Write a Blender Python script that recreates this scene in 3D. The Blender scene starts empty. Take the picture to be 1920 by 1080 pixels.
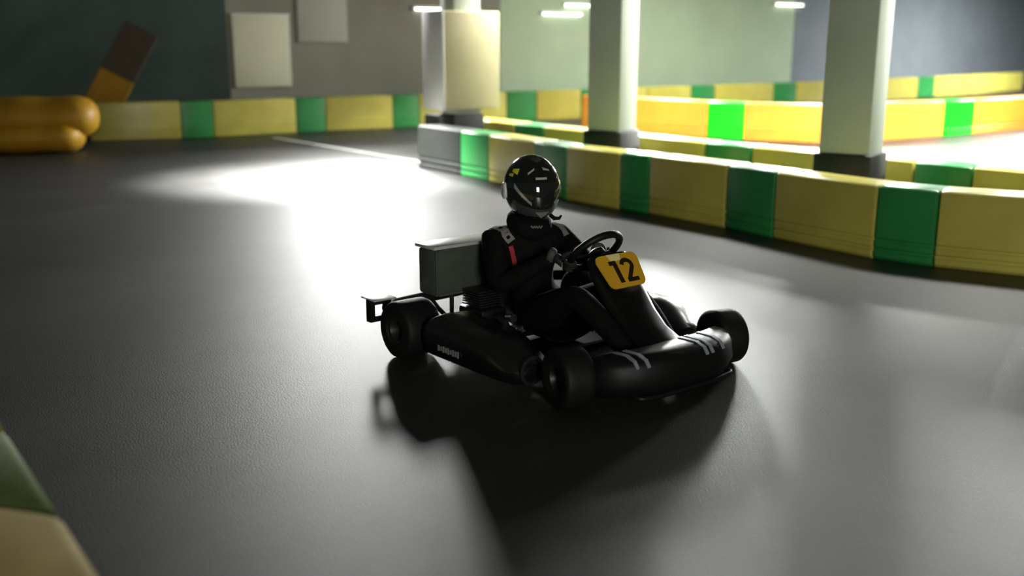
import bpy, bmesh, math, random
from mathutils import Vector, Matrix, Euler
from mathutils.bvhtree import BVHTree
random.seed(7)
PI = math.pi
S = bpy.context.scene
COL = S.collection
R = math.radians

# ------------------------------------------------------------------ materials
def mat(name, col, rough=.5, metal=0., spec=.5, var=0., vscale=6., bump=0., bscale=60., coat=0., stretch=None):
    m = bpy.data.materials.new(name); m.use_nodes = True
    nt = m.node_tree; b = nt.nodes['Principled BSDF']
    b.inputs['Roughness'].default_value = rough
    b.inputs['Metallic'].default_value = metal
    b.inputs['Specular IOR Level'].default_value = spec
    b.inputs['Coat Weight'].default_value = coat
    tc = nt.nodes.new('ShaderNodeTexCoord')
    mp = nt.nodes.new('ShaderNodeMapping')
    nt.links.new(tc.outputs['Object'], mp.inputs['Vector'])
    if stretch: mp.inputs['Scale'].default_value = stretch
    n = nt.nodes.new('ShaderNodeTexNoise'); n.inputs['Scale'].default_value = vscale; n.inputs['Detail'].default_value = 5
    nt.links.new(mp.outputs['Vector'], n.inputs['Vector'])
    cr = nt.nodes.new('ShaderNodeValToRGB')
    lo = [max(0, c*(1-var)) for c in col]; hi = [min(1, c*(1+var)) for c in col]
    cr.color_ramp.elements[0].position = .3; cr.color_ramp.elements[1].position = .7
    cr.color_ramp.elements[0].color = (*lo, 1); cr.color_ramp.elements[1].color = (*hi, 1)
    nt.links.new(n.outputs['Fac'], cr.inputs['Fac'])
    nt.links.new(cr.outputs['Color'], b.inputs['Base Color'])
    if bump:
        n2 = nt.nodes.new('ShaderNodeTexNoise'); n2.inputs['Scale'].default_value = bscale; n2.inputs['Detail'].default_value = 3
        nt.links.new(mp.outputs['Vector'], n2.inputs['Vector'])
        bp = nt.nodes.new('ShaderNodeBump'); bp.inputs['Strength'].default_value = bump; bp.inputs['Distance'].default_value = .01
        nt.links.new(n2.outputs['Fac'], bp.inputs['Height']); nt.links.new(bp.outputs['Normal'], b.inputs['Normal'])
    return m
def glow(name, col, strength):
    m = bpy.data.materials.new(name); m.use_nodes = True
    b = m.node_tree.nodes['Principled BSDF']
    b.inputs['Base Color'].default_value = (*col, 1)
    b.inputs['Emission Color'].default_value = (*col, 1); b.inputs['Emission Strength'].default_value = strength
    return m

MT = {
 'asphalt': mat('asphalt', (.019,.019,.017), .50, spec=.6, var=.30, vscale=2.2, bump=.22, bscale=130),
 'line':    mat('line_paint', (.75,.75,.72), .6, var=.1),
 'yellow':  mat('yellow_plastic', (.52,.465,.088), .33, spec=.5, var=.10, vscale=3),
 'green':   mat('green_plastic', (.028,.245,.06), .33, spec=.5, var=.12, vscale=3),
 'dyellow': mat('dull_yellow_plastic', (.26,.19,.04), .75, spec=.2, var=.25, vscale=4),  # darker, rougher copy of the yellow for the near row
 'dgreen':  mat('dull_green_plastic', (.10,.145,.045), .75, spec=.2, var=.30, vscale=4),  # darker, rougher copy of the green for the near row
 'amber':   mat('floodlit_yellow_plastic', (.72,.27,.03), .36, spec=.5, var=.08, vscale=3),  # yellow blocks again, floodlit look put into the colour
 'lime':    mat('floodlit_green_plastic', (.006,.42,.01), .36, spec=.5, var=.08, vscale=3),  # green blocks again, floodlit brightness put into the colour
 'dark':    mat('dark_rubber', (.014,.016,.0135), .6, var=.2),
 'orange':  mat('orange_vinyl', (.52,.27,.012), .5, var=.15, vscale=2),
 'brown':   mat('brown_board', (.10,.075,.045), .7, var=.2, stretch=(1,1,6)),
 'wall_dg': mat('dark_green_wall', (.055,.085,.07), .8, var=.2, vscale=1.2),  # wall tones set segment by segment
 'wall_gr': mat('grey_wall', (.25,.243,.195), .85, var=.10, vscale=1.),
 'wall_lg': mat('pale_green_wall', (.42,.52,.36), .85, var=.06, vscale=1.),
 'wall_bl': mat('blue_grey_wall', (.17,.195,.21), .85, var=.08, vscale=1.),
 'pillar':  mat('grey_green_pillar_paint', (.43,.48,.40), .7, var=.06, vscale=2),
 'cream':   mat('cream_vinyl', (.42,.375,.215), .55, var=.05, vscale=2),
 'greywh':  mat('grey_lit_vinyl', (.50,.50,.45), .6, var=.05, vscale=2),  # grey light on the pad's left face, put into the colour
 'board':   mat('cream_board', (.66,.65,.48), .6, var=.04, vscale=2),
 'boardg':  mat('grey_board', (.42,.42,.36), .6, var=.04, vscale=2),
 'ceil':    mat('ceiling_paint', (.10,.10,.09), .9, var=.1),
 'tyre':    mat('black_tyre_rubber', (.006,.0065,.006), .6, spec=.25, var=.2, bump=.1, bscale=200),
 'rim':     mat('dull_alloy', (.05,.05,.048), .45, metal=.8, var=.1),
 'plastic': mat('black_bodywork_plastic', (.004,.005,.004), .34, spec=.3, var=.1),
 'gloss':   mat('glossy_black_plastic', (.005,.006,.005), .27, spec=.8, var=.1),
 'matte':   mat('black_matt_plastic', (.005,.006,.005), .5, spec=.25, var=.1),
 'steel':   mat('dark_painted_steel', (.012,.012,.012), .45, metal=.3, spec=.3, var=.1),
 'chrome':  mat('chrome', (.7,.7,.7), .22, metal=1., var=.03),
 'tin':     mat('grey_painted_metal', (.06,.075,.058), .38, spec=.5, var=.08, vscale=12),
 'lit_top':     mat('pale_lit_top', (.45,.46,.43), .35, var=.05),  # light on the box and bumper tops put into the colour
 'plate':   mat('orange_number_plate', (.66,.36,.02), .5, spec=.3, var=.04),
 'sticker': mat('pale_yellow_sticker', (.85,.72,.28), .5, spec=.3),
 'ink':     mat('black_ink', (.02,.012,.004), .6, spec=.2),
 'decal':   mat('grey_decal', (.20,.205,.19), .6, var=.15, vscale=40),
 'suit':    mat('black_suit_fabric', (.0045,.0052,.0045), .85, spec=.12, var=.3, vscale=30, bump=.25, bscale=40),
 'stripe':  mat('grey_suit_stripe', (.20,.20,.175), .8, var=.25, vscale=90),
 'red':     mat('red_suit_stripe', (.32,.025,.03), .8, var=.2, vscale=40),
 'glove':   mat('black_glove', (.014,.015,.014), .7, spec=.3, var=.3, vscale=50),
 'gpatch':  mat('grey_glove_patch', (.06,.063,.058), .7, var=.35, vscale=70),
 'shoe':    mat('black_shoe', (.012,.012,.012), .6, var=.2),
 'helmet':  mat('black_gloss_helmet', (.008,.009,.008), .12, spec=.6, var=.1, coat=.5),
 'helmg':   mat('grey_helmet_plastic', (.05,.055,.05), .35, var=.15, vscale=20),
 'visor':   mat('smoked_visor', (.012,.014,.013), .05, spec=.8, coat=1.),
 'pale':    mat('pale_helmet_print', (.42,.43,.36), .35),
 'silver':  mat('silver_visor_trim', (.55,.6,.66), .25, metal=.6),
 'yprint':  mat('yellow_helmet_print', (.75,.66,.06), .4),
 'lamp':    mat('white_lamp_body', (.8,.8,.78), .4),
 'tube':    glow('lit_lamp_tube', (1,.98,.92), 6.),
}

# ------------------------------------------------------------------ mesh helpers
class B:
    def __init__(s): s.bm = bmesh.new()
    def box(s, c, d, bev=0., rot=None, seg=2, taper=None):
        r = bmesh.ops.create_cube(s.bm, size=1.)
        vs = r['verts']
        for v in vs:
            v.co = Vector((v.co.x*d[0], v.co.y*d[1], v.co.z*d[2]))
            if taper and v.co.z > 0: v.co.x *= taper[0]; v.co.y *= taper[1]
        if bev:
            es = list({e for v in vs for e in v.link_edges})
            q = bmesh.ops.bevel(s.bm, geom=es, offset=bev, segments=seg, affect='EDGES', profile=.5)
            vs = list({v for f in q['faces'] for v in f.verts} | {v for v in vs if v.is_valid})
        M_ = (rot.to_matrix().to_4x4() if rot else Matrix.Identity(4)); M_ = Matrix.Translation(c) @ M_
        bmesh.ops.transform(s.bm, matrix=M_, verts=[v for v in vs if v.is_valid])
        return s
    def rings(s, rings, cap=True, closed=True, loop=False):
        rv = [[s.bm.verts.new(p) for p in r] for r in rings]
        n = len(rings[0]); k = n if closed else n-1
        m = len(rv) if loop else len(rv)-1
        for i in range(m):
            a, b = rv[i], rv[(i+1) % len(rv)]
            for j in range(k):
                try: s.bm.faces.new((a[j], a[(j+1) % n], b[(j+1) % n], b[j]))
                except ValueError: pass
        if cap and closed and not loop:
            s.bm.faces.new(rv[0][::-1]); s.bm.faces.new(rv[-1])
        return s
    def tube(s, pts, r, n=10, closed=False):
        pts = [Vector(p) for p in pts]; rings = []; N = len(pts); up = None
        for i, p in enumerate(pts):
            if closed: t = pts[(i+1) % N]-pts[i-1]
            else: t = pts[min(i+1, N-1)]-pts[max(i-1, 0)]
            t.normalize()
            if up is None:
                up = Vector((0,0,1)) if abs(t.z) < .9 else Vector((1,0,0))
            a = up - t*up.dot(t); a.normalize(); up = a; b = t.cross(a)
            rr = r[i] if isinstance(r, (list, tuple)) else r
            rings.append([p + (a*math.cos(2*PI*j/n)+b*math.sin(2*PI*j/n))*rr for j in range(n)])
        return s.rings(rings, loop=closed)
    def lathe(s, prof, c, axis='y', n=40):
        # prof: (radius, offset along axis) closed loop
        rings = []
        for i in range(n):
            a = 2*PI*i/n; ring = []
            for r, o in prof:
                u, v = r*math.cos(a), r*math.sin(a)
                p = {'y': (u, o, v), 'z': (u, v, o), 'x': (o, u, v)}[axis]
                ring.append(Vector(c)+Vector(p))
            rings.append(ring)
        return s.rings(rings, loop=True)
    def prism(s, poly, thick):
        # poly: 3D points in a plane; extruded by vector thick
        a = [s.bm.verts.new(p) for p in poly]; b = [s.bm.verts.new(Vector(p)+Vector(thick)) for p in poly]
        n = len(a)
        s.bm.faces.new(a); s.bm.faces.new(b[::-1])
        for i in range(n): s.bm.faces.new((a[i], b[i], b[(i+1) % n], a[(i+1) % n]))
        return s
    def obj(s, name, material, parent=None, smooth=40., matrix=None):
        bmesh.ops.recalc_face_normals(s.bm, faces=s.bm.faces)
        me = bpy.data.meshes.new(name); s.bm.to_mesh(me); s.bm.free()
        return link(name, me, material, parent, smooth, matrix)
def link(name, me, material, parent=None, smooth=40., matrix=None):
    if matrix is not None: me.transform(matrix)
    me.materials.clear(); me.materials.append(MT[material] if isinstance(material, str) else material)
    if smooth:
        me.shade_smooth(); me.set_sharp_from_angle(angle=R(smooth))
    o = bpy.data.objects.new(name, me); COL.objects.link(o)
    if parent: o.parent = parent
    return o
def spline(pts, k=6, closed=False):
    P = [Vector(p) for p in pts]; out = []; N = len(P)
    for i in range(N if closed else N-1):
        g = lambda j: P[j % N] if closed else P[max(0, min(N-1, j))]
        a, b, c, d = g(i-1), g(i), g(i+1), g(i+2)
        for q in range(k):
            t = q/k
            out.append(.5*((2*b)+(c-a)*t+(2*a-5*b+4*c-d)*t*t+(3*b-a-3*c+d)*t**3))
    if not closed: out.append(P[-1])
    return out
def tag(o, label, cat, group=None, kind=None):
    o['label'] = label; o['category'] = cat
    if group: o['group'] = group
    if kind: o['kind'] = kind
    return o
def empty(name, loc, rz=0.):
    o = bpy.data.objects.new(name, None); o.empty_display_size = .2
    o.location = loc; o.rotation_euler = (0, 0, rz); COL.objects.link(o); return o
def bake(name, me, mods, material, parent, smooth=60.):
    """applies modifiers given as (type, dict) to a mesh and links the result"""
    t = bpy.data.objects.new('tmp', me); COL.objects.link(t)
    for ty, d in mods:
        m = t.modifiers.new(ty, ty)
        for k, v in d.items(): setattr(m, k, v)
    dg = bpy.context.evaluated_depsgraph_get(); dg.update()
    r = bpy.data.meshes.new_from_object(t.evaluated_get(dg))
    bpy.data.objects.remove(t); r.name = name
    return link(name, r, material, parent, smooth)
def skin(name, verts, edges, radii, material, parent, root=0, sub=2, smooth=60.):
    me = bpy.data.meshes.new(name); me.from_pydata([Vector(v) for v in verts], edges, [])
    t = bpy.data.objects.new('tmp', me); COL.objects.link(t)
    t.modifiers.new('s', 'SKIN'); sm = t.modifiers.new('u', 'SUBSURF'); sm.levels = sub; sm.render_levels = sub
    sv = me.skin_vertices[0].data
    for i, r in enumerate(radii):
        sv[i].radius = r if isinstance(r, (tuple, list)) else (r, r)
        sv[i].use_root = (i == root)
    dg = bpy.context.evaluated_depsgraph_get(); dg.update()
    r = bpy.data.meshes.new_from_object(t.evaluated_get(dg)); bpy.data.objects.remove(t); r.name = name
    return link(name, r, material, parent, smooth)

# ------------------------------------------------------------------ camera
H = 1.5; PITCH = math.atan(455/1900)
cam = bpy.data.cameras.new('camera'); co = bpy.data.objects.new('camera', cam); COL.objects.link(co)
cam.sensor_width = 36.; cam.lens = 36*1900/1920
co.location = (0, 0, H); co.rotation_euler = (PI/2-PITCH, 0, 0)
S.camera = co; cam.dof.use_dof = True; cam.dof.focus_distance = 4.7; cam.dof.aperture_fstop = 1.1
cam.clip_start = .05; cam.clip_end = 200

# ------------------------------------------------------------------ the setting
def flat(name, pts, material, kind='structure', parent=None, z=0.):
    b = B(); b.bm.faces.new([b.bm.verts.new((x, y, z)) for x, y in pts])
    o = b.obj(name, material, parent, smooth=0)
    if kind: o['kind'] = kind
    return o
floor = flat('floor', [(-14,-6),(24,-6),(24,44),(-14,44)], 'asphalt')
# painted line across the far end of the lane
a, c_ = Vector((-3.99,17.05)), Vector((-1.13,13.35)); d = (c_-a).normalized(); nrm = Vector((-d.y, d.x))*.035
ln = flat('floor_line', [(a-nrm)[:], (c_-nrm)[:], (c_+nrm)[:], (a+nrm)[:]], 'line', None, floor, .004)
def wall(name, p, q, material, h=4.6, t=.2):
    p, q = Vector((*p, 0)), Vector((*q, 0)); d = (q-p).normalized(); n = Vector((-d.y, d.x, 0))*t
    b = B(); b.prism([p, q, q+Vector((0,0,h)), p+Vector((0,0,h))], n)
    o = b.obj(name, material, smooth=0); o['kind'] = 'structure'; return o
W = [(-13.6,15.6), (-5.2,19.06), (-.25,22.7), (7.7,28.6), (23.5,43.5)]
wall('wall_left', W[0], W[1], 'wall_dg')
wall('wall_back', W[1], W[2], 'wall_gr')
wall('wall_far', W[2], W[3], 'wall_lg')
wall('wall_right', W[3], W[4], 'wall_bl')
wall('wall_side', (-13.6,-5.9), W[0], 'wall_dg')

# ------------------------------------------------------------------ barrier rows
def block(L, hgt, T, material, name='barrier_block', seam=.006):
    """one plastic barrier block, running along +x from 0 to L, front face at y=0, thickness towards +y"""
    h = hgt
    prof = [(.018,.0),(.0,.02),(.0,.055),(.014,.065),(.014,.08),(.0,.09),(.0,.125),(.012,.135),(.012,.148),(.0,.158),
            (.002,h*.6),(.004,h*.88),(.007,h-.014),(.018,h-.003),(.034,h),(T-.05,h),(T-.02,h-.012),(T,h-.05),(T,.02),(T-.02,0)]
    def sec(x, ins):
        cy, cz = T/2, h/2
        return [(x, cy+(y-cy)*(1-ins/T*2), max(0., cz+(z-cz)*(1-ins/h*2)) if z > .001 else 0.) for y, z in prof]
    b = B(); b.rings([sec(seam,.02), sec(seam+.008,.005), sec(seam+.024,0.), sec(L-seam-.024,0.), sec(L-seam-.008,.005), sec(L-seam,.02)])
    return b.obj(name, material, smooth=35)
ORD = ['first','second','third','fourth','fifth','sixth','seventh','eighth','ninth','tenth','eleventh','twelfth','thirteenth','fourteenth','fifteenth','sixteenth']
def at_px(poly, px, py_hint=None):
    """where the vertical plane through image column px meets the plan polyline"""
    best = None
    for i in range(len(poly)-1):
        p, q = Vector(poly[i]), Vector(poly[i+1])
        for k in range(201):
            w = p.lerp(q, k/200)
            depth = w.y*math.cos(PITCH)+H*math.sin(PITCH)
            e = abs(960+1900*w.x/depth-px)
            if best is None or e < best[0]: best = (e, w)
    return best[1]
def row(pts, cols, hgt, T, labels, group, side=1):
    """pts: plan points of the block boundaries; cols: block colours; side: +1 puts the thickness to the left of travel"""
    out = []
    for i, c in enumerate(cols):
        p, q = Vector(pts[i]), Vector(pts[i+1]); d = q-p
        o = block(d.length, hgt, T, {'y':'yellow','g':'green','d':'dark','a':'amber','l':'lime'}[c])
        o.location = (p.x, p.y, 0); o.rotation_euler = (0, 0, math.atan2(d.y, d.x))
        tag(o, labels[i], 'barrier', group); out.append(o)
    return out
def labels(cols, fmt):
    n = {}; r = []
    w = {'y':'yellow','g':'green','d':'dark grey','a':'amber','l':'bright green'}
    for c in cols:
        n[c] = n.get(c, 0)+1; r.append(fmt.format(c=w[c], o=ORD[n[c]-1]))
    return r

# front right row: plan boundaries from its dark end block towards the camera's right
F1 = [(-1.192,12.798),(-.613,11.939),(-.27,11.418),(.222,10.555),(.527,10.005),(.995,9.434),(1.234,9.164),(1.787,8.44),(2.07,7.966),(2.599,7.181),(2.922,6.893),(3.522,6.525),(3.87,6.3),(4.6,5.82)]
c1 = list('dgygygygygygy')
l1 = labels(c1, '{o} {c} block of the nearest right-hand barrier row, from its far dark end')
l1[0] = 'dark grey block closing the far end of the nearest right-hand barrier row'
row(F1, c1, .53, .36, l1, 'blocks of the nearest right-hand barrier row')

# second row, behind the pillars
off = Vector((.82,.58))
def shift(pts, k): return [(Vector(p)+off*k)[:] for p in pts]
F2 = [(-1.30,15.1),(-.62,14.05),(.02,13.1),(.38,12.6),(.98,11.75),(1.34,11.3),(1.98,10.5),(2.36,10.05),(3.02,9.25),(3.45,8.72),(3.78,8.32),(4.55,7.4),(4.95,6.95),(5.7,6.1)]
c2 = list('dygygygyygygy')
l2 = labels(c2, '{o} {c} barrier block from the left in the row behind the pillars')
l2[0] = 'dark grey block closing the left end of the barrier row behind the pillars'
row(F2, c2, .53, .36, l2, 'blocks of the barrier row behind the pillars')

# brightly lit curved row across the second lane
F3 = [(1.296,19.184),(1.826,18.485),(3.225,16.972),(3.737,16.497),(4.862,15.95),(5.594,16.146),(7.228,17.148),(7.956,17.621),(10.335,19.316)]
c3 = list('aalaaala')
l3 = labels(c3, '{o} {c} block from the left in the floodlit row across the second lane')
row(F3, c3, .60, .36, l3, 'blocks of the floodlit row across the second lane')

# row along the walls
F4 = [(-6.77,16.38),(-5.44,16.85),(-4.98,17.12),(-3.78,18.0),(-3.33,18.35),(-2.2,19.05),(-1.75,19.4),(-.75,20.05),(-.1,20.55),(.5,20.95),(1.45,21.5),(1.9,21.85),(3.0,22.75),(4.1,23.55),(4.75,24.1),(6.4,25.2),(7.1,25.7),(8.6,27.0),(9.6,27.95),(11.8,30.0),(12.6,30.8),(14.4,32.4),(17.6,35.6)]
c4 = list('ygygygyygygyygygygygyyg')[:len(F4)-1]
l4 = labels(c4, '{o} {c} barrier block from the left in the row along the hall walls')
row(F4, c4, .60, .36, l4, 'blocks of the row along the hall walls')

# near row, below the camera at the left
F5r = [(-.35,1.15),(-.955,1.99),(-1.31,2.48),(-1.93,3.34)]
c5r = list('ygy')
l5r = ['yellow barrier block filling the lower left corner, nearest of all', 'green barrier block at the left edge just beyond the nearest yellow one',
       'yellow barrier block showing only a corner beyond the green one at the left edge']
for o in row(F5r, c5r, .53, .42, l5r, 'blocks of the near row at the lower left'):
    o.data.materials[0] = MT['dgreen' if 'green barrier' in o['label'][:14] else 'dyellow']
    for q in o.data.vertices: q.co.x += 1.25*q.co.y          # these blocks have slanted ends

# ------------------------------------------------------------------ pillars between the two right-hand rows
def pillar(x, y, w, rot, label, padded=False):
    root = empty('pillar', (x, y, 0), rot)
    tag(root, label, 'pillar', None, 'structure')
    B().box((0,0,2.3), (w,w,4.6), .015).obj('shaft', 'pillar', root)
    B().box((0,0,.32), (w+.07,w+.07,.64), .03).obj('rubber_sleeve', 'dark', root)
    return root
pillar(2.82, 8.47, .41, R(-35), 'grey green square pillar nearest the camera, between the two right-hand barrier rows')
pillar(1.05, 10.76, .38, R(-35), 'grey green square pillar in the middle of the three beside the right-hand barriers')
P1 = pillar(-.66, 13.4, .38, R(30), 'farthest pillar, wrapped in a cream pad toned grey-lit on one side, dark rubber base')
B().box((.02,0,1.31), (.80,.58,1.22), .03).obj('pad', 'cream', P1)
B().box((-.39,0,1.31), (.04,.59,1.23), .012).obj('grey_lit_side', 'greywh', P1)  # grey sheet standing for the light on this face of the pad

# ------------------------------------------------------------------ on the walls
def on_wall(p, q, t, z, out=.0):
    p, q = Vector(p), Vector(q); w = p.lerp(q, t); d = (q-p).normalized(); n = Vector((d.y, -d.x))
    w = w+n*out; return (w.x, w.y, z), math.atan2(d.y, d.x)
def board(px_t, w, h, z0, material, label, wallseg):
    loc, rz = on_wall(*wallseg, px_t, z0, .03)
    r = empty('wall_board', loc, rz); tag(r, label, 'board')
    B().box((0,0,h/2), (w,.04,h), .008).obj('panel', material, r)
    return r
seg_b = (W[1], W[2])
bd = board(.105, 1.12, 1.30, .74, 'board', 'pale cream board on the grey wall just above the barrier blocks', seg_b)
B().box((0,-.005,1.315), (1.14,.06,.03), .006).obj('top_rail', 'lamp', bd)
board(.31, 1.05, 1.6, 1.56, 'boardg', 'greyish board hung high on the grey wall right of the cream board', seg_b)

def tube_lamp(loc, rz, L, label):
    r = empty('tube_lamp', loc, rz); tag(r, label, 'lamp', 'tube lamps on the walls')
    B().box((0,-.03,.02), (L,.06,.05), .008).obj('housing', 'lamp', r)
    B().tube([(-L/2+.03,-.05,-.02),(L/2-.03,-.05,-.02)], .016, 10).obj('tube', 'tube', r)
    for s in (-1,1): B().box((s*(L/2-.02),-.045,-.015), (.04,.05,.05), .006).obj('end_cap', 'lamp', r)
def wall_lamp(seg, t, z, L, label):
    loc, rz = on_wall(*seg, t, z, .0); tube_lamp(loc, rz, L, label)
seg_g = (W[2], W[3]); seg_r = (W[3], W[4])
wall_lamp(seg_b, .72, 2.24, 1.0, 'lit tube lamp high on the grey wall left of the padded pillar')
wall_lamp(seg_g, .17, 2.20, 1.2, 'lower lit tube lamp at the left of the pale green wall')
wall_lamp(seg_g, .235, 2.40, 1.2, 'upper lit tube lamp at the left of the pale green wall')
wall_lamp(seg_g, .97, 2.58, 1.2, 'lit tube lamp at the right end of the pale green wall behind the nearest pillar')

# ------------------------------------------------------------------ orange cushion and leaning board at the left
cu = empty('crash_cushion', (-7.15,14.55,0), R(12)); tag(cu, 'bulky orange crash cushion of stacked rolls in front of the wall barrier, far left', 'cushion')
def roll(y, z, ry, rz, x0, x1, name, m):
    b = B(); rings = []
    for k in range(41):
        t = (1-math.cos(PI*k/40))/2; x = x0+(x1-x0)*t; e = min(1, min(x-x0, x1-x)/.30); s = max(.05, max(0., 1-(1-max(0.,e))**2.4)**(1/2.4)); s *= 1+.025*math.sin(x*9)
        rings.append([(x, y+ry*s*math.cos(a), z+rz*s*math.sin(a)) for a in [2*PI*j/24 for j in range(24)]])
    b.rings(rings); return b.obj(name, m, cu)
roll(0,.235,.38,.235,-1.2,1.0,'lower_roll','orange')
roll(.08,.50,.36,.29,-1.2,1.2,'upper_roll','orange')
lb = empty('leaning_board', (-7.25,17.35,0)); tag(lb, 'brown board with orange lower end leaning against the dark green wall, far left', 'board')
def plank(z0, z1, m, n, w=.6, t=.05):
    f = lambda z: Vector((.50*z, .34*z, z)); a, b_ = f(z0), f(z1); u = Vector((.88,0,-.45)).normalized()*w/2
    th = (b_-a).cross(u).normalized()*t
    B().prism([a-u, a+u, b_+u, b_-u], th).obj(n, m, lb, smooth=0)
plank(.12,1.0,'orange','orange_end'); plank(1.0,1.78,'brown','plank')

# ------------------------------------------------------------------ the kart   (local: +x forward, +y left, origin on the ground between the axles)
KX, KY, KR = .30, 4.80, R(39)-PI/2
kart = empty('go_kart', (KX, KY, 0), KR)
tag(kart, 'black racing kart with orange plate number 12 cornering on the dark asphalt', 'go-kart')
def K(b, name, m, parent=kart, smooth=40.): return b.obj(name, m, parent, smooth)

# frame
b = B()
for s in (-1, 1):
    b.tube(spline([(-.62,.30*s,.09),(-.3,.31*s,.085),(.05,.30*s,.075),(.35,.24*s,.075),(.55,.22*s,.085),(.66,.17*s,.085)]), .015)
    b.tube([(.5,.22*s,.085),(.52,.36*s,.12)], .017); b.tube([(-.3,.31*s,.085),(-.3,.46*s,.12)], .012); b.tube([(.18,.28*s,.08),(.18,.46*s,.12)], .012)
for x, w in ((-.62,.30),(-.25,.31),(.1,.29),(.40,.24),(.64,.17)): b.tube([(x,-w,.08),(x,w,.08)], .014)
K(b, 'frame', 'steel')
K(B().box((.24,0,.062),(.86,.46,.008),.003), 'floor_tray', 'steel')
K(B().tube([(-.53,-.52,.14),(-.53,.52,.14)], .02), 'rear_axle', 'chrome')
# wheels
def wheel(x, y, r, w, ry, steer=0., ax=0):
    h = w/2; ra = ry
    prof = [(ra,-h*.86),(ra+.012,-h*.98),(r*.86,-h),(r*.95,-h*.93),(r*.99,-h*.80),(r,-h*.5),(r,h*.5),(r*.99,h*.80),(r*.95,h*.93),(r*.86,h),(ra+.012,h*.98),(ra,h*.86)]
    o = K(B().lathe(prof, (0,0,0), 'y', 48), 'wheel', 'tyre')
    o.location = (x, y, r); o.rotation_euler = (0, 0, steer)
    sg = 1 if y > 0 else -1
    pr = [(ra+.004,-h*.88),(ra+.006,-h*.8),(ra-.008,-h*.7),(ra-.012,h*.7),(ra+.006,h*.8),(ra+.004,h*.88),(ra-.012,h*.88),(ra-.022,h*.6),(ra-.022,-h*.6),(ra-.012,-h*.88)]
    bb = B().lathe(pr, (0,0,0), 'y', 36)
    bb.lathe([(.0005,-.008+sg*h*.2),(ra-.016,-.008+sg*h*.35),(ra-.016,.008+sg*h*.35),(.0005,.008+sg*h*.2)], (0,0,0), 'y', 36)
    bb.lathe([(.0005,sg*h*.1-.03),(.032,sg*h*.1-.03),(.032,sg*h*.1+.03),(.0005,sg*h*.1+.03)], (0,0,0), 'y', 20)
    for k in range(3):
        a = 2*PI*k/3; bb.lathe([(.0005,sg*h*.45-.01),(.007,sg*h*.45-.01),(.007,sg*h*.45+.012),(.0005,sg*h*.45+.012)], (.05*math.cos(a),0,.05*math.sin(a)), 'y', 8)
    K(bb, 'rim', 'rim', o)
    return o
ST = R(-15)
wheel(.52, .50, .133, .14, .066, ST); wheel(.52, -.50, .133, .14, .066, ST)
wheel(-.53, .60, .142, .20, .066); wheel(-.53, -.60, .142, .20, .066)
# steering gear
for s in (-1, 1):
    b = B(); b.tube([(.52,.36*s,.08),(.52,.36*s,.17)], .014); b.tube([(.52,.36*s,.13),(.52,.46*s,.13)], .012); b.box((.50,.36*s,.125),(.05,.03,.06),.006)
    K(b, 'stub_axle', 'chrome')
    K(B().tube([(.44,.04*s,.12),(.45,.35*s,.12)], .008), 'tie_rod', 'chrome')
K(B().tube([(.42,0,.11),(.14,0,.52)], .011), 'steering_column', 'steel')
# steering wheel: plane leaning forward, upper rim towards the nose
SWC = Vector((.12,.025,.548)); SWR = .132
sw_u = Vector((0,1,0)); sw_v = Vector((.70,0,.714)).normalized(); sw_n = Vector((-.714,0,.70)).normalized()   # n points to the driver
def swp(a, r=SWR, o=0.): return SWC+(sw_u*math.cos(a)+sw_v*math.sin(a))*r+sw_n*o
sw = K(B().tube([swp(2*PI*i/48) for i in range(48)], .018, 12, True), 'steering_wheel', 'matte')
for a in (R(0-10), R(180+10), R(-90)):
    K(B().tube([swp(a,.03,-.015), swp(a,SWR*.97)], [.011,.008], 8), 'spoke', 'steel', sw)
bb = B(); rng = [[SWC+(sw_u*math.cos(a)+sw_v*math.sin(a))*rr+sw_n*o for a in [2*PI*j/20 for j in range(20)]] for rr, o in ((.03,-.03),(.042,-.025),(.042,-.005),(.03,.004))]
K(bb.rings(rng), 'hub', 'steel', sw)

# front panel carrying the number plate
pd = Vector((math.cos(R(50)),0,-math.sin(R(50)))); pn = Vector((math.sin(R(50)),0,math.cos(R(50))))
PC = Vector((.32,0,.49))
path = [(PC-pd*.105-pn*.012, .118, .02), (PC-pd*.085-pn*.012,.134,.03), (PC-pn*.016,.140,.04), (PC+pd*.085-pn*.016,.136,.045), (Vector((.45,0,.335)),.128,.05), (Vector((.53,0,.272)),.120,.05), (Vector((.60,0,.238)),.125,.045),(Vector((.67,0,.215)),.13,.04)]
rings = []
for i, (p, w, t) in enumerate(path):
    q = path[min(i+1, len(path)-1)][0]-path[max(i-1, 0)][0]; q.normalize(); n = Vector((-q.z,0,q.x)); n = n if n.z > 0 else -n
    ring = []
    for k in range(24):
        a = 2*PI*k/24; cx, sx = math.cos(a), math.sin(a)
        y = w*math.copysign(abs(cx)**.35, cx); o = t/2*math.copysign(abs(sx)**.6, sx)-t/2 - .05*(abs(y)/w)**4*(.25 if i < 4 else .6)
        ring.append(p+Vector((0,y,0))+n*o)
    rings.append(ring)
K(B().rings(rings), 'front_panel', 'plastic', smooth=50)
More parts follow.
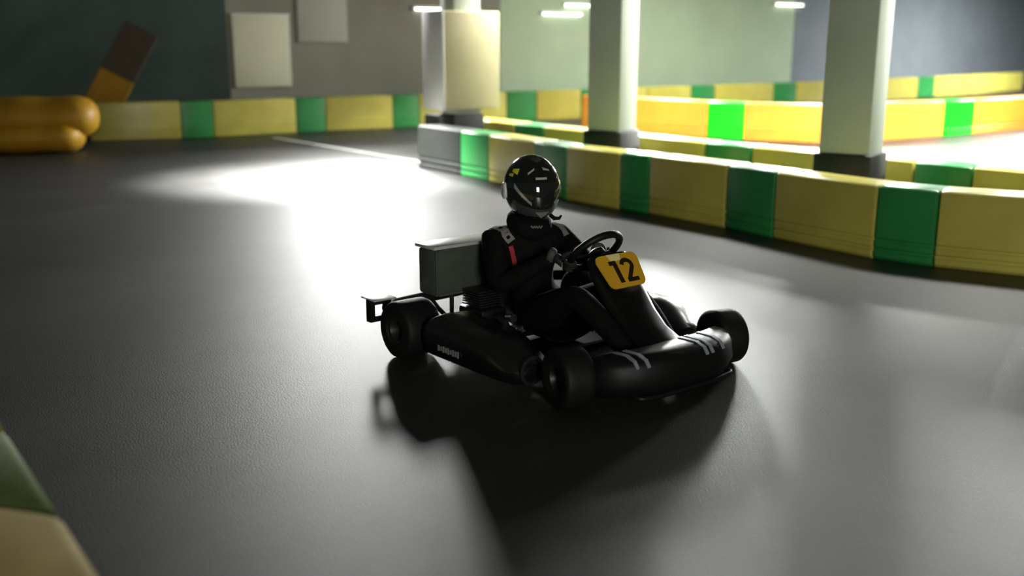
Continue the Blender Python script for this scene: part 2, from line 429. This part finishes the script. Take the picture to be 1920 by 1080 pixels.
# plate: rounded trapezoid sheet
def on_plate(u, v, o=0.): return PC+Vector((0,1,0))*(-u)+pd*(-v)+pn*o          # u to the viewer's right is +left of the kart
def on_plate(u, v, o=0.): return PC+Vector((0,1,0))*u-pd*v+pn*o
def rrect(w0, w1, h, r, n=6):
    pts = []; cs = [(w1/2-r,h/2-r,0),(-(w1/2-r),h/2-r,90),(-(w0/2-r),-(h/2-r),180),(w0/2-r,-(h/2-r),270)]
    for x, y, a0 in cs:
        for k in range(n+1):
            a = R(a0+90*k/n); pts.append((x+r*math.cos(a), y+r*math.sin(a)))
    return pts
pw0, pw1, ph = .232, .262, .172
plate = K(B().prism([on_plate(u,v,.004) for u,v in rrect(pw0,pw1,ph,.035)], pn*.006), 'number_plate', 'plate', smooth=0)
plate['label'] = 'orange number plate'
def digit(polys, name):
    b = B()
    for poly in polys: b.prism([on_plate(u,v,.0102) for u,v in poly], pn*.0012)
    o = K(b, name, 'ink', plate, 0); o['label'] = 'dark painted figure'; return o
digit([[(-.062,.052),(-.016,.052),(-.016,-.062),(-.042,-.062),(-.042,.030),(-.062,.030)]], 'figure')
def stroke2d(pts, w):
    out = []; P = [Vector(p) for p in pts]
    L, Rr = [], []
    for i, p in enumerate(P):
        t = (P[min(i+1,len(P)-1)]-P[max(i-1,0)]).normalized(); n = Vector((-t.y,t.x))*w/2
        L.append(p+n); Rr.append(p-n)
    return [[tuple(Rr[i]),tuple(Rr[i+1]),tuple(L[i+1]),tuple(L[i])] for i in range(len(P)-1)]
arc = [(.042+.030*math.cos(a), .022+.026*math.sin(a)) for a in [R(170-200*k/10) for k in range(11)]]
digit(stroke2d(arc+[(.020,-.050)], .022)+[[(.008,-.064),(.078,-.064),(.078,-.044),(.008,-.044)]], 'figure')
st = K(B().prism([on_plate(u,v,.0102) for u,v in [(-.055,.086),(.030,.086),(.020,.052),(-.040,.048)]], pn*.001), 'sticker', 'sticker', plate, 0)
st['label'] = 'pale yellow sticker'

# nose
rings = []
for k in range(21):
    t = -1+2*k/20; y = .44*t; bow = (1-abs(t)**2.6)
    xf = .62+.17*bow; xb = .50+.10*bow; zt = .19+.04*bow**.5; zb = .04
    sec = [(xb,zt-.03),(xb+.03,zt),(xf-.06,zt+.002),(xf-.018,zt-.012),(xf,zt-.035),(xf+.012,.11),(xf-.015,.06),(xf-.06,zb),(xb,zb),(xb-.005,.09)]
    e = min(1., (1-abs(t))*10+.25)
    cx, cz = sum(p[0] for p in sec)/10, sum(p[1] for p in sec)/10
    rings.append([(cx+(x-cx)*e, y, cz+(z-cz)*e) for x, z in sec])
nose = K(B().rings(rings), 'nose', 'matte', smooth=50)
def nose_pt(y, off=.004):
    t = y/.44; bow = (1-abs(t)**2.6); xf = .62+.17*bow; xb = .50+.10*bow; zt = .19+.04*bow**.5
    return [(xb-.005,y,zt-.02),(xb+.03,y,zt+off),(xf-.06,y,zt+.002+off),(xf-.018+off*.7,y,zt-.012+off*.7),(xf+off,y,zt-.035)]
for y in (-.30,-.255,.07,.11,.20):
    P = nose_pt(y); b = B()
    b.rings([[Vector(p)+Vector((0,.010,0)), Vector(p)+Vector((0,-.010,0)), Vector(p)+Vector((0,-.010,-.006)), Vector(p)+Vector((0,.010,-.006))] for p in P])
    K(b, 'strap', 'silver', nose, 30)['label'] = 'shiny metal strap'
# front bumper bar
K(B().tube(spline([(.55,-.20,.07),(.72,-.30,.055),(.76,-.22,.05),(.77,0,.05),(.76,.22,.05),(.72,.30,.055),(.55,.20,.07)]), .011), 'front_bumper', 'steel')
# side pods
def pod(s):
    y0, y1 = (.40, .64) if s > 0 else (.40, .66)
    rings = []
    N = 22
    for k in range(N+1):
        t = k/N; x = -.37+.68*t
        top = .245-.02*t; fr = max(0., (t-.66)/.34); top -= .105*fr**1.6
        re = max(0., (.10-t)/.10); top -= .04*re**2
        e = 1. if 0 < k < N else .8
        w0, w1 = y0, y1 - .05*max(0, (t-.7)/.3)**2
        sec = [(w0,.07),(w0,top-.02),(w0+.02,top),((w0+w1)/2,top+.008),(w1-.035,top-.004),(w1-.008,top-.03),(w1,(top+.06)/2+.01),(w1-.012,.075),(w1-.05,.05),(w0+.02,.05)]
        cy, cz = (w0+w1)/2, .15
        rings.append([(x, s*(cy+(y-cy)*e), cz+(z-cz)*e) for y, z in sec])
    return K(B().rings(rings), 'side_pod', 'gloss', smooth=50)
podl, podr = pod(1), pod(-1)
lab = B()
for i in range(9):
    x = -.205+.019*i; hh = (.028,.02,.03,.024,.03,.02,.03,.026,.03)[i]
    lab.box((x,-.662,.125), (.011,.004,hh), 0)
K(lab, 'lettering', 'decal', podr)['label'] = 'dull grey lettering'
bb = B(); C0 = Vector((.308,-.525,.115)); rg = []
for rr, ox in ((.052,-.012),(.056,.006),(.044,.008),(.040,-.010)):
    rg.append([C0+Vector((ox, rr*.9*math.cos(a)*1.35, rr*1.25*math.sin(a)*.95)) for a in [2*PI*j/28 for j in range(28)]])
K(bb.rings(rg, cap=False, loop=True), 'duct_ring', 'rim', podr)
# rear bumper with open end boxes
rb = K(B().tube(spline([(-.735,-.605,.2),(-.79,-.5,.2),(-.82,0,.2),(-.79,.5,.2),(-.735,.605,.2)]), .03, 14), 'rear_bumper', 'matte')
for s in (-1, 1):
    b = B(); c0 = Vector((-.73, .66*s, .205)); n_ = Vector((1,0,0))
    yy, zz = .062, .058
    outer = [(-yy,-zz),(yy,-zz),(yy,zz),(-yy,zz)]; inner = [(y*.55,z*.5) for y, z in outer]
    P = lambda y, z, x: c0+Vector((x,y,z))
    b.rings([[P(y,z,-.02) for y,z in outer],[P(y,z,.02) for y,z in outer],[P(y,z,.02) for y,z in inner],[P(y,z,-.02) for y,z in inner]], cap=False, loop=True)
    e = K(b, 'end_block', 'matte', rb, 30)
    K(B().box((-.73,.66*s,.266),(.13,.13,.008),.003), 'lit_end_top', 'lit_top', rb)  # pale sheet standing for light on top of the end block
for s in (-1,1): K(B().tube([(-.62,.28*s,.09),(-.72,.30*s,.15),(-.80,.30*s,.2)], .012), 'bumper_stay', 'steel')
# seat
rings = []
for k in range(13):
    t = k/12                       # 0 front lip .. 1 back top
    x = -.02-.42*min(1,t*1.6) if t < .55 else -.42-.09*(t-.55)/.45
    z = .085-.01*math.sin(t*6) if t < .45 else .085+.40*((t-.45)/.55)**1.25
    hw = .155+.045*t; up = .09*math.sin(PI*min(1,.15+t*.9))
    sec = []
    for j in range(9):
        u = -1+2*j/8; sec.append(Vector((x+abs(u)**2.2*up*(.9 if t > .5 else .1), hw*u, z+abs(u)**2.2*up*(1. if t < .6 else .2))))
    rings.append(sec+[p+Vector((-.010 if t > .5 else 0, 0, -.010)) for p in reversed(sec)])
K(B().rings(rings), 'seat', 'matte', smooth=60)
for s in (-1,1): K(B().tube([(-.42,.22*s,.36),(-.56,.30*s,.12)], .009), 'seat_stay', 'steel')
# box-shaped cover right of and behind the seat
ec = K(B().box((-.51,-.315,.415),(.15,.40,.235),.018), 'engine_cover', 'tin')
K(B().box((-.515,-.315,.541),(.17,.415,.018),.006), 'lit_cover_lid', 'lit_top', ec)  # pale colour stands for light falling on the box top
b = B()
for (y, z, w, h_) in ((-.315,.525,.36,.012),(-.315,.305,.36,.012)): b.box((-.433,y,z),(.008,w,h_),.002)
for y in (-.505,-.125): b.box((-.433,y,.415),(.008,.014,.22),.002)
K(b, 'front_rim', 'tin', ec)
for y in (-.36,-.20): K(B().tube([(-.515,y,.30),(-.52,y,.09)], .012), 'cover_stay', 'steel')
# engine beside the seat
eng = K(B().box((-.34,-.30,.17),(.20,.16,.15),.02), 'engine', 'steel')
b = B()
for k in range(7): b.box((-.34,-.30,.255+.012*k),(.15-.004*k,.14,.005),.001)
K(b, 'cooling_fins', 'rim', eng)
K(B().tube(spline([(-.24,-.30,.2),(-.14,-.34,.22),(-.08,-.36,.17),(-.2,-.40,.12),(-.55,-.40,.13)]), .022, 12), 'exhaust', 'rim')
K(B().tube([(-.10,-.33,.235),(-.05,-.335,.245)], .02, 12), 'filler_cap', 'chrome')
b = B(); b.box((-.03,-.335,.19),(.05,.05,.05),.008); b.tube([(-.07,-.345,.18),(-.10,-.36,.19)], .012)
K(b, 'bracket', 'chrome')
for s in (-1, 1):
    b = B(); b.tube([(.60,.13*s,.07),(.60,.13*s,.20)], .007); b.tube([(.60,.09*s,.20),(.60,.17*s,.20)], .008)
    K(b, 'pedal', 'chrome')

# ------------------------------------------------------------------ the driver (same local frame)
OFF = Vector((-.28,0,.09))
cr, sr = math.cos(KR), math.sin(KR)
per = empty('person', (KX+OFF.x*cr-OFF.y*sr, KY+OFF.x*sr+OFF.y*cr, OFF.z), KR)
tag(per, 'driver in black racing suit and black full-face helmet seated in the kart, gripping its wheel', 'person')
def onper(o, par=per):
    if par is per: o.location = -OFF
    return o
# where the hands hold the wheel
HA = {1: R(-38), -1: R(-150)}          # angles on the rim: left hand, right hand
def grip(s):
    a = HA[s]; p = swp(a); t = (sw_u*-math.sin(a)+sw_v*math.cos(a)); o = (sw_u*math.cos(a)+sw_v*math.sin(a)); return p, t, o
gp = {s: grip(s) for s in (1,-1)}
wrist = {s: gp[s][0]+gp[s][2]*.055+sw_n*.065 for s in (1,-1)}
V, E, Rd = [], [], []
def v(p, r): V.append(p); Rd.append(r); return len(V)-1
pel = v((-.29,0,.18), (.165,.12)); wai = v((-.30,-.012,.30), (.15,.115)); che = v((-.285,-.035,.43), (.165,.12)); upc = v((-.272,-.06,.535), (.13,.10))
nek = v((-.250,-.078,.625), .068); hd0 = v((-.225,-.092,.72), .08); hd1 = v((-.215,-.098,.84), .092)
E += [(pel,wai),(wai,che),(che,upc),(upc,nek),(nek,hd0),(hd0,hd1)]
shL = v((-.215,.105,.555), .078); elL = v((-.06,.165,.43), .056); foL = v(tuple(Vector((-.06,.165,.43))*.5+wrist[1]*.5), .047); wrL = v(tuple(wrist[1]), .034)
E += [(upc,shL),(shL,elL),(elL,foL),(foL,wrL)]
shR = v((-.328,-.233,.553), .086); elR = v((-.195,-.315,.365), .058); foR = v(tuple(Vector((-.195,-.315,.365))*.5+wrist[-1]*.5), .048); wrR = v(tuple(wrist[-1]), .034)
E += [(upc,shR),(shR,elR),(elR,foR),(foR,wrR)]
for s in (1,-1):
    hp = v((-.22,.10*s,.165), .098); th_ = v((.0,.145*s,.28), .084); kn = v((.205,.165*s,.375), .064); cf = v((.38,.15*s,.27), .055); an = v((.565,.13*s,.13), .042); to = v((.60,.13*s,.12), .035)
    E += [(pel,hp),(hp,th_),(th_,kn),(kn,cf),(cf,an),(an,to)]
body = onper(skin('body', V, E, Rd, 'suit', per))
bv = BVHTree.FromPolygons([q.co.copy() for q in body.data.vertices], [tuple(p.vertices) for p in body.data.polygons])
def patch(name, pts, w, m, label, k=6, off=.004):
    """a sewn-on strip that follows the body's surface along pts"""
    P = spline(pts, k); rings = []
    hits = []
    for p in P:
        c, n, _, _ = bv.find_nearest(p); hits.append((c, n))
    for i, (c, n) in enumerate(hits):
        t = hits[min(i+1,len(hits)-1)][0]-hits[max(i-1,0)][0]; t.normalize(); sd = n.cross(t).normalized()
        r = []
        for u in (-1,-.5,0,.5,1):
            c2, n2, _, _ = bv.find_nearest(c+sd*u*w/2+n*.01); r.append((c2+n2*off, c2-n2*.004))
        rings.append([q[0] for q in r]+[q[1] for q in reversed(r)])
    o = onper(B().rings(rings).obj(name, m, per, 50)); o['label'] = label; return o
def marks(name, pts, m, label):
    b = B()
    for (x, y, z), l, rot in pts:
        c, n, _, _ = bv.find_nearest(Vector((x,y,z))); t = Vector((0,0,1)).cross(n).normalized(); u = n.cross(t)
        d_ = (t*math.cos(rot)+u*math.sin(rot))*l/2
        b.tube([c-d_+n*.004, c+n*.006, c+d_+n*.004], .0035, 6)
    o = onper(b.obj(name, m, per)); o['label'] = label
PATCHES = True
# collar / neck roll
b = B(); ring = []
Cn = Vector((-.246,-.078,.635))
rg = []
for rr, zz in ((.080,-.045),(.100,-.022),(.106,.010),(.100,.040),(.085,.055)):
    rg.append([Cn+Vector((math.cos(a)*rr*1.05, math.sin(a)*rr*1.08, zz-.02*math.cos(a))) for a in [2*PI*j/28 for j in range(28)]])
onper(b.rings(rg).obj('collar', 'suit', per, 60))

# ---- gloves
def hand(s):
    p, t, o = gp[s]; n = sw_n
    if s < 0: t = -t                       # t runs from little finger side to thumb side, upward on the rim
    if t.z < 0: t = -t
    bm_parts = []
    V, E, Rr = [], [], []
    def vv(q, r): V.append(tuple(q)); Rr.append(r); return len(V)-1
    w0 = vv(wrist[s], .030); w1 = vv(p+o*.045+n*.045, (.036,.024)); w2 = vv(p+o*.030+n*.018, (.040,.020))
    E += [(w0,w1),(w1,w2)]
    palm = skin('glove', V, E, Rr, 'glove', per); onper(palm)
    tr = .0155
    for i, (du, ln_) in enumerate(((-.033,1.6),(-.011,2.5),(.011,2.7),(.032,2.35))):
        pts = []; rad = []
        pts.append(p+t*du*.8+o*.032+n*.016); rad.append(.011)
        for k in range(6):
            a = -.1+ln_*k/5 ; rr = tr+.0115
            pts.append(p+t*du+(o*math.cos(a)-n*math.sin(a))*rr); rad.append(.0105-.0006*k)
        V2 = [tuple(q) for q in pts]
        f = skin('finger', V2, [(j,j+1) for j in range(len(V2)-1)], rad, 'glove', palm, sub=2)
    pts = [p+t*.030+o*.034+n*.028, p+t*.046+o*.026+n*.026, p+t*.052+o*.006+n*.028, p+t*.050-o*.014+n*.020]
    skin('thumb', [tuple(q) for q in pts], [(0,1),(1,2),(2,3)], [.014,.0125,.0115,.0095], 'glove', palm, sub=2)
    # printed back of the hand
    bb = B(); c0 = p+o*.048+n*.022
    bb.box((0,0,0),(.05,.03,.006),.0025)
    X = t.normalized(); Z = (o*.8-n*.3).normalized(); Y = Z.cross(X); 
    mt_ = Matrix((X,Y,Z)).transposed().to_4x4(); mt_.translation = c0
    bb.obj('back_patch', 'gpatch', palm, 40, mt_)
    V3 = [tuple(wrist[s]+(wrist[s]-p).normalized()*q) for q in (-.012,.012,.035)]
    skin('cuff', V3, [(0,1),(1,2)], [.038,.041,.044], 'gpatch', palm, sub=2)
    return palm
hand(1); hand(-1)
# ---- shoes
for s in (1,-1):
    b = B(); rg = []
    for k, (x, z, hw, hh) in enumerate(((.535,.105,.028,.030),(.56,.10,.036,.045),(.60,.115,.040,.042),(.65,.150,.042,.034),(.70,.188,.038,.026),(.725,.205,.022,.016))):
        rg.append([Vector((x-.6*math.sin(a)*hh, .13*s+hw*math.cos(a), z+math.sin(a)*hh*.8)) for a in [2*PI*j/16 for j in range(16)]])
    onper(b.rings(rg).obj('shoe', 'shoe', per, 60))

# ---- helmet: own frame, x forward, turned to the driver's right
HC = Vector((-.205,-.098,.828)); HY = R(-20)
hm = Matrix.Translation(HC) @ Matrix.Scale(1.07, 4) @ Matrix.Rotation(HY, 4, 'Z') @ Matrix.Rotation(R(4), 4, 'Y')
def hp(al, be, k=1.):
    ca, sa, cb, sb = math.cos(al), math.sin(al), math.cos(be), math.sin(be)
    x, y, z = .152*cb*ca, .127*cb*sa, .150*sb
    if be < 0:
        f = min(1., -be/.9); x += .030*f*max(0,ca)**1.5; y *= 1-.05*f
        z *= 1-.06*f*max(0,ca)
    else: x -= .008*sb*max(0,ca)
    return Vector((x*k, y*k, z*k))
def hob(bm_, name, m, par, sm=60): 
    o = bm_.obj(name, m, par, sm, hm)
    if par is per: o.location = -OFF
    return o
b = B(); rg = []
NB = 26; NA = 56
for i in range(NB):
    be = R(89-148*i/(NB-1)); rg.append([hp(2*PI*j/NA, be) for j in range(NA)])
be = R(-59)
rg.append([hp(2*PI*j/NA, be, .93)+Vector((0,0,-.006)) for j in range(NA)]); rg.append([hp(2*PI*j/NA, be, .80)+Vector((0,0,.0)) for j in range(NA)])
helmet = hob(b.rings(rg), 'helmet', 'helmet', per)
helmet['label'] = 'glossy black full-face helmet'
def hpatch(name, m, al, bes, k0=1.012, k1=.99, nb=8, na=24, label=None, sm=60):
    """curved shell over the helmet; al: (a0,a1) degrees; bes: function u in 0..1 -> (low, high) degrees"""
    b = B(); outer = []
    top, bot = [], []
    g0 = []
    for i in range(na+1):
        u = i/na; a = R(al[0]+(al[1]-al[0])*u); lo, hi = bes(u)
        g0.append([(a, R(lo+(hi-lo)*j/nb)) for j in range(nb+1)])
    rg = []
    for r in g0: rg.append([hp(a,be,k0) for a,be in r]+[hp(a,be,k1) for a,be in reversed(r)])
    o = hob(b.rings(rg), name, m, helmet, sm)
    if label: o['label'] = label
    return o
hpatch('visor', 'visor', (-82,82), lambda u: (-27+16*abs(2*u-1)**2, 19-5*abs(2*u-1)**2), 1.022, 1.0, label='smoked visor')
hpatch('chin_bar', 'helmg', (-62,62), lambda u: (-48+6*abs(2*u-1), -28+16*abs(2*u-1)**2), 1.022, 1.0, label='dark grey chin bar')
hpatch('chin_vent', 'decal', (-17,17), lambda u: (-50+16*abs(2*u-1), -33), 1.04, 1.0, 4, 12, label='grey three-cornered chin vent')
hpatch('top_vent', 'helmg', (-34,34), lambda u: (60+8*abs(2*u-1)**2, 72-4*abs(2*u-1)**2), 1.022, 1.0, 4, 14, label='grey top vent')
hpatch('brow_mark', 'pale', (-15,11), lambda u: (24.5, 28.5), 1.008, 1.0, 2, 10, label='pale bar')
hpatch('brow_mark', 'pale', (-33,-17), lambda u: (32+10*u, 36+10*u), 1.008, 1.0, 2, 10, label='pale slanted bar')
hpatch('brow_mark', 'pale', (7,26), lambda u: (42-3*u, 47-5*u), 1.008, 1.0, 2, 10, label='pale slanted bar')
hpatch('visor_trim', 'silver', (-60,-24), lambda u: (11-28*u-3., 11-28*u+4.5-2*u), 1.03, 1.0, 2, 14, label='silver trim')
hpatch('visor_trim', 'silver', (28,56), lambda u: (-17+27*u-1.2, -17+27*u+1.8), 1.03, 1.0, 2, 14, label='silver trim')
hpatch('side_print', 'yprint', (-78,-58), lambda u: (34-4*u, 39+3*u), 1.006, 1.0, 2, 8, label='yellow print')
hpatch('side_print', 'yprint', (-84,-70), lambda u: (25, 29+2*u), 1.006, 1.0, 2, 8, label='yellow print')
hpatch('cheek_vent', 'decal', (-72,-38), lambda u: (-32-14*u, -22-16*u), 1.02, 1.0, 3, 10, label='grey cheek vent')
for s in (-1,1):
    b = B(); c0 = Vector((-.005, s*.126, -.008))
    rg = [[c0+Vector((rr*math.cos(a), s*oo, rr*1.25*math.sin(a))) for a in [2*PI*j/20 for j in range(20)]] for rr, oo in ((.030,-.006),(.030,.006),(.024,.011))]
    hob(b.rings(rg), 'visor_pivot', 'lamp' if s > 0 else 'lamp', helmet)['label'] = 'visor pivot whitened as lit'  # white here stands for light catching the pivots
# chin strap end
b = B(); b.tube([Vector((.02,.085,-.125)),Vector((.03,.105,-.142)),Vector((.04,.125,-.140)),Vector((.03,.138,-.13))], [.010,.010,.008,.005], 8)
hob(b, 'strap', 'suit', helmet)

# sewn and printed marks on the suit
SP = [(-.37,-.215,.64),(-.32,-.225,.635),(-.270,-.215,.605),(-.235,-.20,.57)]
patch('shoulder_stripe', SP, .044, 'stripe', 'grey lettered shoulder stripe')
for f in (0, 1, 2):
    a_, b_ = Vector(SP[f]), Vector(SP[f+1]); m1, m2 = a_.lerp(b_,.35), a_.lerp(b_,.65)
    patch('stripe_letter', [m1, m2], .018, 'suit', 'dark letter mark', 2, .006)
patch('shoulder_stripe', [(-.225,.06,.63),(-.165,.074,.609),(-.148,.085,.58)], .034, 'stripe', 'grey shoulder stripe')
patch('arm_stripe', [(-.234,-.206,.55),(-.222,-.198,.50),(-.218,-.188,.44)], .022, 'red', 'red stripe')
patch('arm_stripe', [(-.118,.112,.515),(-.10,.12,.485)], .034, 'red', 'red patch')
patch('chest_print', [(-.13,-.02,.47),(-.12,.02,.46),(-.11,.06,.47)], .03, 'gpatch', 'dull grey print')
b = B()
zz = [Vector((-.159,-.141,.647)).lerp(Vector((-.14,-.085,.643)), q/16) for q in range(17)]
b.tube([p+Vector((.008,-.006,.006*math.sin(k*1.7))) for k, p in enumerate(zz)], .0035, 6)
onper(b.obj('collar_print', 'stripe', per))['label'] = 'grey script on the collar'

# ------------------------------------------------------------------ lights
def area(name, loc, size, power, col=(1,1,1), aim=None, sy=None, spread=180):
    l = bpy.data.lights.new(name, 'AREA'); l.energy = power; l.color = col; l.size = size
    l.spread = R(spread)
    if sy: l.shape = 'RECTANGLE'; l.size_y = sy
    o = bpy.data.objects.new(name, l); COL.objects.link(o); o.location = loc
    if aim: o.rotation_euler = (Vector(aim)-Vector(loc)).to_track_quat('-Z','Y').to_euler()
    return o
area('lamp_lane', (-2.25,11.9,3.4), .6, 850, (1,1,.97), spread=64)
area('added_flood_lane', (-2.6,16.8,3.0), .8, 260, (1,1,.97), aim=(-.3,6,0), spread=120)  # added so light from behind reaches the kart
area('lamp_second_lane', (4.6,13.3,2.9), .7, 1000, (1,.99,.93), spread=150)
area('lamp_second_lane', (8.8,15.3,2.9), .7, 1000, (1,.99,.93), spread=150)
area('lamp_second_lane', (.9,16.3,2.9), .7, 400, (1,.99,.93), spread=120)
for x, y in ((4.3,8.7),(2.3,11.0),(.5,13.4)):
    area('added_lamp_median', (x,y,3.0), .6, 170, (1,1,.95), spread=130)  # added over the rows to whiten the barrier tops
for x, y in ((2.6,19.8),(6.6,20.4),(11.,19.5)):
    area('added_flood_hall', (x,y,2.8), 1.0, 600, (.98,1,.95), aim=(1.5,7,0), spread=140)  # added beyond the lanes for sheen on the barrier tops
area('fill_hall', (5.5,20.5,4.3), 1.5, 700, (.97,1,.93))  # added to brighten the pale green wall
area('fill_hall', (17.5,28.5,4.3), 3., 3200, (.97,1,1))  # added to brighten the blue-grey wall
area('fill_near', (3.,-7.5,2.6), 2.5, 560, (1,.98,.92), aim=(.6,6,.6))  # added fill from behind the camera for surfaces facing it
w = bpy.data.worlds.new('world'); S.world = w; w.use_nodes = True
w.node_tree.nodes['Background'].inputs['Color'].default_value = (.8,.9,.78,1)
w.node_tree.nodes['Background'].inputs['Strength'].default_value = .035
S.view_settings.view_transform = 'Standard'; S.view_settings.look = 'None'
S.view_settings.gamma = 1.; S.view_settings.exposure = 0.; S.view_settings.use_curve_mapping = False
S.cycles.use_denoising = True
